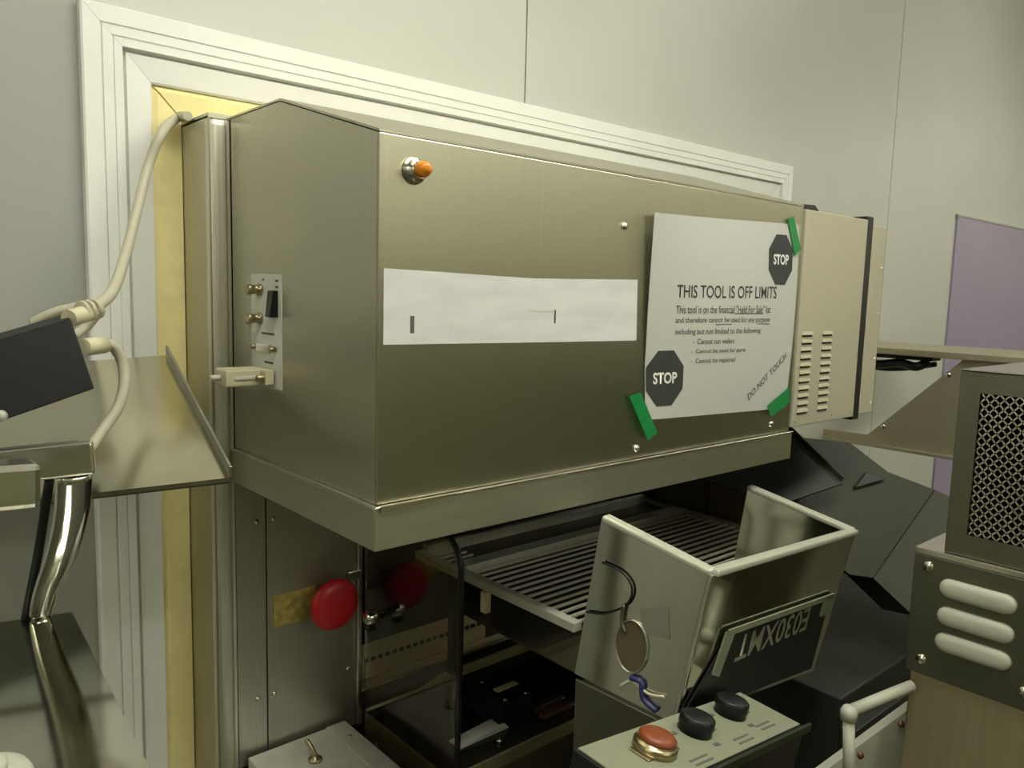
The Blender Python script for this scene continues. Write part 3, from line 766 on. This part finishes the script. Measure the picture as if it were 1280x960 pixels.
# mesh box
mb_ = MB()
a0, a1, b0, b1 = -0.60, -0.2475, 1.286, 1.481
o0, o1, q0, q1 = -0.56, -0.2675, 1.309, 1.459
mb_.box((X0, a0, b0), (X0+0.002, o0, b1)).box((X0, o1, b0), (X0+0.002, a1, b1)).box((X0, o0, b0), (X0+0.002, o1, q0)).box((X0, o0, q1), (X0+0.002, o1, b1))
mb_.build('guard_frame', 'gun', rc)
MB().box((X0+0.0022, a1-0.002, b0), (0.80, a1, b1-0.0022)).build('guard_back', 'gun', rc)
MB().box((X0, a0, b1-0.002), (0.80, a1, b1+0.001), 0.0008).build('guard_top', 'bright', rc)
MB().box((X0-0.004, a0, 1.2787), (0.81, -0.2195, 1.2855), 0.0008).build('guard_base', 'bright', rc)
MB().box((0.797, a0, b0), (0.80, a1-0.002, b1-0.0022)).build('guard_side', 'dark', rc)
MB().box((0.60, -0.55, 1.287), (0.78, -0.33, 1.43), 0.004).build('inner_module', 'black', rc)
MB().box((0.585, -0.36, 1.35), (0.60, -0.33, 1.358), 0.001).build('blue_connector', 'lav', rc)
# expanded mesh: one net of real strands
m = MB()
dy, dz, wdt = 0.0088, 0.0050, 0.0016
def strand(p, q):
    m.bar(p, q, 0.0012, wdt, (1,0,0))
ny = int((o1-o0)/dy); nz_ = int((q1-q0)/dz)
for j in range(nz_):
    for i in range(ny):
        yy = o1 - i*dy; zz = q0 + j*dz
        off = 0.5 if j % 2 else 0.0
        y0_ = yy - off*dy
        for s_ in (0.5, -0.5):
            y1_ = y0_ - s_*dy
            if y1_ <= o1 and zz+dz <= q1+0.003:
                a = Vector((X0+0.003, y0_, zz)); b = Vector((X0+0.003, y1_, zz+dz))
                d = (b-a).normalized(); sd = Vector((1,0,0)); u = d.cross(sd).normalized()
                m.bm.faces.new([m.bm.verts.new(a-u*wdt/2), m.bm.verts.new(a+u*wdt/2), m.bm.verts.new(b+u*wdt/2), m.bm.verts.new(b-u*wdt/2)])
                m.bm.faces.new([m.bm.verts.new(a-u*wdt/2), m.bm.verts.new(b-u*wdt/2), m.bm.verts.new(b-u*wdt/2+sd*0.0016), m.bm.verts.new(a-u*wdt/2+sd*0.0016)])
mesh_o = m.build('mesh_screen', 'bright', rc)
tag(mesh_o, 'fine expanded metal mesh', kind='stuff')

# wall shelf bracket behind it
SX = 1.5
sb = thing('shelf_bracket', 'triangular steel shelf bracket on the wall beside the beige vented housing', 'bracket', (SX, 0.2, 1.2))
MB().prism([(SX, 0.377, 1.219), (SX, -0.10, 1.222), (SX, -0.10, 1.43), (SX, 0.078, 1.43), (SX, 0.27, 1.237), (SX, 0.377, 1.235)], (0.003, 0, 0)).build('gusset_plate', 'shelf', sb)
MB().box((SX-0.012, -0.10, 1.212), (SX+0.03, 0.372, 1.2188), 0.001).build('bottom_flange', 'shelf', sb)
MB().box((SX-0.02, -0.10, 1.4305), (SX+0.25, 0.372, 1.4450), 0.0015).build('top_rail', 'shelf', sb)
for y, z in ((0.105, 1.395), (0.235, 1.262)):
    MB().lathe((SX, y, z), (-1,0,0), [(0.007,0),(0.005,0.003),(0,0.0035)], 12).build('screw', 'bright', sb)
cbx = thing('cable_bundle', 'dark coiled cable hanging under the wall shelf rail', 'cable', (1.53, 0.25, 1.39))
MB().tube([(1.515,0.33,1.418),(1.53,0.28,1.402),(1.525,0.22,1.41),(1.515,0.18,1.405),(1.53,0.16,1.418)], 0.010, 8, 6).build('loop', 'black', cbx)
MB().tube([(1.545,0.33,1.400),(1.55,0.27,1.392),(1.55,0.21,1.398),(1.548,0.15,1.412)], 0.006, 8, 6).build('loop', 'hood', cbx)
MB().box((1.51, 0.145, 1.42), (1.56, 0.335, 1.4302), 0.001).build('clip', 'black', cbx)

# dark hood and grey duct below the vented housing
dh = thing('dark_deflector', 'dark sloping deflector plate under the right end of the hood', 'deflector', (0.85, 0.12, 1.1))
T = [Vector(p) for p in ((0.8459, 0.1079, 1.3310), (0.8505, 0.0126, 1.2625), (0.7314, 0.0476, 1.2405), (0.6447, 0.1421, 1.2754))]
MB().prism(T, (T[1]-T[0]).cross(T[3]-T[0]).normalized() * (0.004 if (T[1]-T[0]).cross(T[3]-T[0]).z > 0 else -0.004)).build('plate', 'hood', dh)
MB().bar(T[0] + Vector((0.002, 0, 0.008)), T[1] + Vector((0.002, 0, 0.008)), 0.006, 0.010, (0,0,1), 0.001).build('edge_flange', 'duct', dh)
dd = thing('grey_duct', 'large grey painted angular duct lying behind the chute', 'duct', (0.95, 0.0, 1.0))
fA = [Vector(p) for p in ((0.9086, 0.1306, 1.3143), (0.9003, 0.0675, 1.2632), (0.7738, 0.0573, 1.2213), (0.7610, 0.0283, 1.1953), (0.7845, -0.0412, 1.1477), (0.8177, -0.0610, 1.1412), (1.0854, -0.0381, 1.2308), (1.0275, 0.0177, 1.2586), (1.0094, 0.0799, 1.3021))]
MB().prism(fA, (0.04, 0.06, -0.02)).build('upper_facet', 'duct', dd)
fB = [Vector(p) for p in ((0.8178, -0.0622, 1.1403), (0.8087, -0.1261, 1.1060), (0.9592, -0.1655, 1.1306), (1.1122, -0.1090, 1.2033), (1.0862, -0.0392, 1.2302))]
MB().prism(fB, (0.04, 0.06, -0.02)).build('lower_facet', 'duct', dd)
MB().prism([(0.9265, 0.0245, 1.2452), (0.9717, 0.0294, 1.2610), (1.0016, 0.0086, 1.2528)], (0.004, 0.006, 0)).build('wedge', 'hood', dd)
# dark machine body under it
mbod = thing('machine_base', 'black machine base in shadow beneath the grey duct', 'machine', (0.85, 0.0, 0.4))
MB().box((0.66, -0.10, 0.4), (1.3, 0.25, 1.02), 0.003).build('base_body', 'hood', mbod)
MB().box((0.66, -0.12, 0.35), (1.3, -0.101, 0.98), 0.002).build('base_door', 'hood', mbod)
dp = thing('back_panel_sheet', 'brown sheet partition at the right end of the chamber', 'partition', (0.76, 0.2, 1.0))
MB().box((0.735, 0.10, 1.021), (0.738, 0.28, 1.25), 0.0006).build('sheet', 'brown', dp)
MB().box((0.732, 0.175, 1.021), (0.7348, 0.185, 1.25), 0.0006).build('rib', 'dark', dp)

# pale frame lower right
wr = thing('pale_guard_rail', 'pale tubular guard rail with a screwed white side board, lower right', 'rail', (0.5, -0.22, 1.0))
MB().tube([(0.4619, -0.2068, 1.0173), (0.4673, -0.1968, 1.1119)], 0.0062, 14, 1).build('post', 'cup', wr)
MB().tube([(0.4673, -0.1968, 1.1119), (0.5402, -0.2310, 1.1314)], 0.0062, 14, 1).build('handrail', 'cup', wr)
MB().lathe((0.4671, -0.1971, 1.1085), (0,0,1), [(0.0085,-0.006),(0.009,0.004),(0.006,0.009),(0,0.010)], 16).build('elbow', 'cup', wr)
wA, wB = Vector((0.4826, -0.1591, 1.0102)), Vector((0.5996, -0.2113, 1.0774))
MB().prism([wA, wB, wB + Vector((0,0,-0.16)), wA + Vector((0,0,-0.12))], (0.012, 0.01, 0)).build('side_board', 'cup', wr)
MB().lathe((0.5265, -0.1873, 1.0340), (-0.6,-0.75,0.1), [(0.004,0),(0.004,0.002),(0,0.003)], 12).build('screw', 'copper', wr)
MB().lathe((0.5836, -0.2067, 1.0601), (-0.6,-0.75,0.1), [(0.004,0),(0.004,0.002),(0,0.003)], 12).build('screw', 'copper', wr)

# ================================================================== LEFT SIDE
lt = thing('steel_tray', 'folded polished steel tray fixed to the wall left of the hood', 'tray', (-0.1, 0.25, 1.34))
f0, f1, f2, f3 = Vector((-0.2610, 0.1827, 1.3690)), Vector((-0.0719, 0.1316, 1.3770)), Vector((-0.0621, 0.3282, 1.4713)), Vector((-0.2347, 0.3664, 1.4599))
nrm = (f1-f0).cross(f3-f0).normalized()
MB().prism([f0, f1, f2, f3], -nrm*0.005).build('pan', 'tray', lt)
e0, e1 = f1, f2
rt = (f1-f0).normalized()
MB().hexa([e0, e0+rt*0.0025, e1+rt*0.0025, e1, e0+nrm*0.012, e0+rt*0.0025+nrm*0.012, e1+rt*0.0025+nrm*0.012, e1+nrm*0.012], 0.0005).build('side_flange', 'steeld', lt)
MB().hexa([f0-nrm*0.0065, f1-nrm*0.0065, f1-nrm*0.0052, f0-nrm*0.0052, f0-nrm*0.0065+(f3-f0)*0.1, f1-nrm*0.0065+(f2-f1)*0.1, f1-nrm*0.0052+(f2-f1)*0.1, f0-nrm*0.0052+(f3-f0)*0.1]).build('front_fold', 'dark', lt)

bb = thing('power_supply', 'tilted black metal power supply box with two beige cables', 'power supply', (-0.2014, 0.1893, 1.4460))
k1, k2, k3 = Vector((-0.1929, 0.1397, 1.5193)), Vector((-0.1832, 0.1160, 1.4658)), Vector((-0.2752, 0.1185, 1.4358))
k4 = k1 + k3 - k2
e_ = Vector((-0.1760, 0.2321, 1.5195)) - k1
k5, k6, k7, k8 = k1+e_, k2+e_, k3+e_, k4+e_
MB().hexa([k3, k2, k6, k7, k4, k1, k5, k8], 0.0012).build('case', 'blackbox', bb)
MB().lathe((-0.2449, 0.1143, 1.4504), (-0.6,-0.75,-0.1), [(0.004,0),(0.004,0.004),(0,0.005)], 12).build('foot_screw', 'cup', bb)

ca = thing('signal_cable', 'beige cable running from the power supply up behind the hood corner', 'cable', (-0.1770, 0.1797, 1.5215))
MB().tube([(-0.1694, 0.1864, 1.5219), (-0.1390, 0.2294, 1.5392), (-0.1121, 0.2788, 1.5774), (-0.0921, 0.3086, 1.6229), (-0.0745, 0.3273, 1.6703), (-0.0603, 0.3269, 1.7045), (-0.0300, 0.3701, 1.7300), (-0.0295, 0.3392, 1.7274)], 0.0050, 10, 8).build('jacket', 'cable', ca)
pg = MB().tube([(-0.1891, 0.1629, 1.5183), (-0.1618, 0.1868, 1.5240)], 0.0072, 12, 1).build('plug', 'plastic', ca)
for q in range(3):
    MB().lathe((-0.1776, 0.1739, 1.5244), (0.85,0.5,0.12), [(0.0078,0.006*q),(0.0082,0.006*q+0.0015),(0.0078,0.006*q+0.003)], 12).build('strain_ring', 'cable', pg)
cb2 = thing('looped_cable', 'beige cable looping down from the power supply onto the steel tray', 'cable', (-0.1777, 0.1388, 1.4277))
MB().tube([(-0.1748, 0.1469, 1.4964), (-0.1608, 0.1548, 1.4968), (-0.1517, 0.1581, 1.4836), (-0.1513, 0.1547, 1.4636), (-0.1579, 0.1507, 1.4443), (-0.1711, 0.1463, 1.4273), (-0.1824, 0.1408, 1.4148)], 0.0046, 10, 8).build('jacket', 'cable', cb2)
MB().tube([(-0.1854, 0.1362, 1.4968), (-0.1667, 0.1507, 1.4972)], 0.0070, 12, 1).build('plug', 'plastic', cb2)
cb3 = thing('rear_cable', 'short beige cable curving out from behind the black power supply', 'cable', (-0.1728, 0.2562, 1.5200))
MB().tube([(-0.1933, 0.2858, 1.5085), (-0.1760, 0.2723, 1.5194), (-0.1550, 0.2615, 1.5250), (-0.1444, 0.2583, 1.5215), (-0.1531, 0.2636, 1.5064), (-0.1651, 0.2593, 1.4978)], 0.0046, 10, 8).build('jacket', 'cable', cb3)

lf = thing('chrome_stand', 'chrome square-tube stand with a curved leg at the far left', 'stand', (-0.2288, 0.1094, 1.2958))
MB().bar((-0.2878, 0.0070, 1.4240), (-0.2437, 0.0081, 1.4219), 0.026, 0.028, (0,0,1), 0.0035).build('front_bar', 'bright', lf)
MB().bar((-0.2700, 0.0909, 1.4173), (-0.1964, 0.0671, 1.4222), 0.012, 0.0235, (0,0,1), 0.0018).build('rear_bar', 'bright', lf)
MB().bar((-0.2674, 0.1098, 1.4243), (-0.1977, 0.1024, 1.4260), 0.020, 0.003, (0,0,1), 0.0006).build('top_flange', 'steeld', lf)
MB().tube([(-0.2080, 0.0754, 1.4097), (-0.2075, 0.0900, 1.3776), (-0.2113, 0.1080, 1.3427), (-0.2181, 0.1289, 1.3093), (-0.2219, 0.1469, 1.2800)], 1, 14, 6, flat=(0.0125, 0.006), radii=[1.0, 1.0, 0.95, 0.8, 0.65]).build('leg', 'chrome', lf)
MB().tube([(-0.2166, 0.1147, 1.3983), (-0.2222, 0.1368, 1.3371), (-0.2308, 0.1499, 1.2800)], 0.0035, 12, 6).build('leg', 'black', lf)
TZ = 1.2800
tb = thing('steel_side_table', 'dark polished steel table top under the chrome stand', 'table', (-0.3, 0.0, 0.6))
q0_, q1_, q2_, q3_ = (-0.2775, 0.1632, 1.2800), (-0.1991, 0.1435, 1.2800), (-0.2175, -0.1286, 1.2800), (-0.3792, 0.0015, 1.2800)
MB().prism([q0_, q1_, q2_, q3_], (0, 0, -0.012)).build('table_top', 'mirror', tb)
MB().bar(Vector(q1_) + Vector((-0.012,-0.02,-0.012)), Vector(q1_) + Vector((-0.012,-0.02,-0.7)), 0.02, 0.02, (1,0,0), 0.002).build('leg', 'steeld', tb)
MB().bar(Vector(q2_) + Vector((-0.02,0.01,-0.012)), Vector(q2_) + Vector((-0.02,0.01,-0.7)), 0.02, 0.02, (1,0,0), 0.002).build('leg', 'steeld', tb)
bw = thing('white_jar', 'white rounded jar at the lower left corner on the table', 'jar', (-0.2919, -0.0905, 1.2800))
MB().lathe((-0.2919, -0.0905, 1.2800), (0,0,1), [(0.020,0.0),(0.0225,0.002),(0.0235,0.006),(0.0235,0.010),(0.0215,0.0135),(0.016,0.0155),(0,0.016)], 40).build('jar_body', 'cup', bw)
MB().lathe((-0.2919, -0.0905, 1.2800), (0,0,1), [(0.012,0.0155),(0.012,0.019),(0.010,0.020),(0,0.020)], 32).build('lid', 'cup', bw)
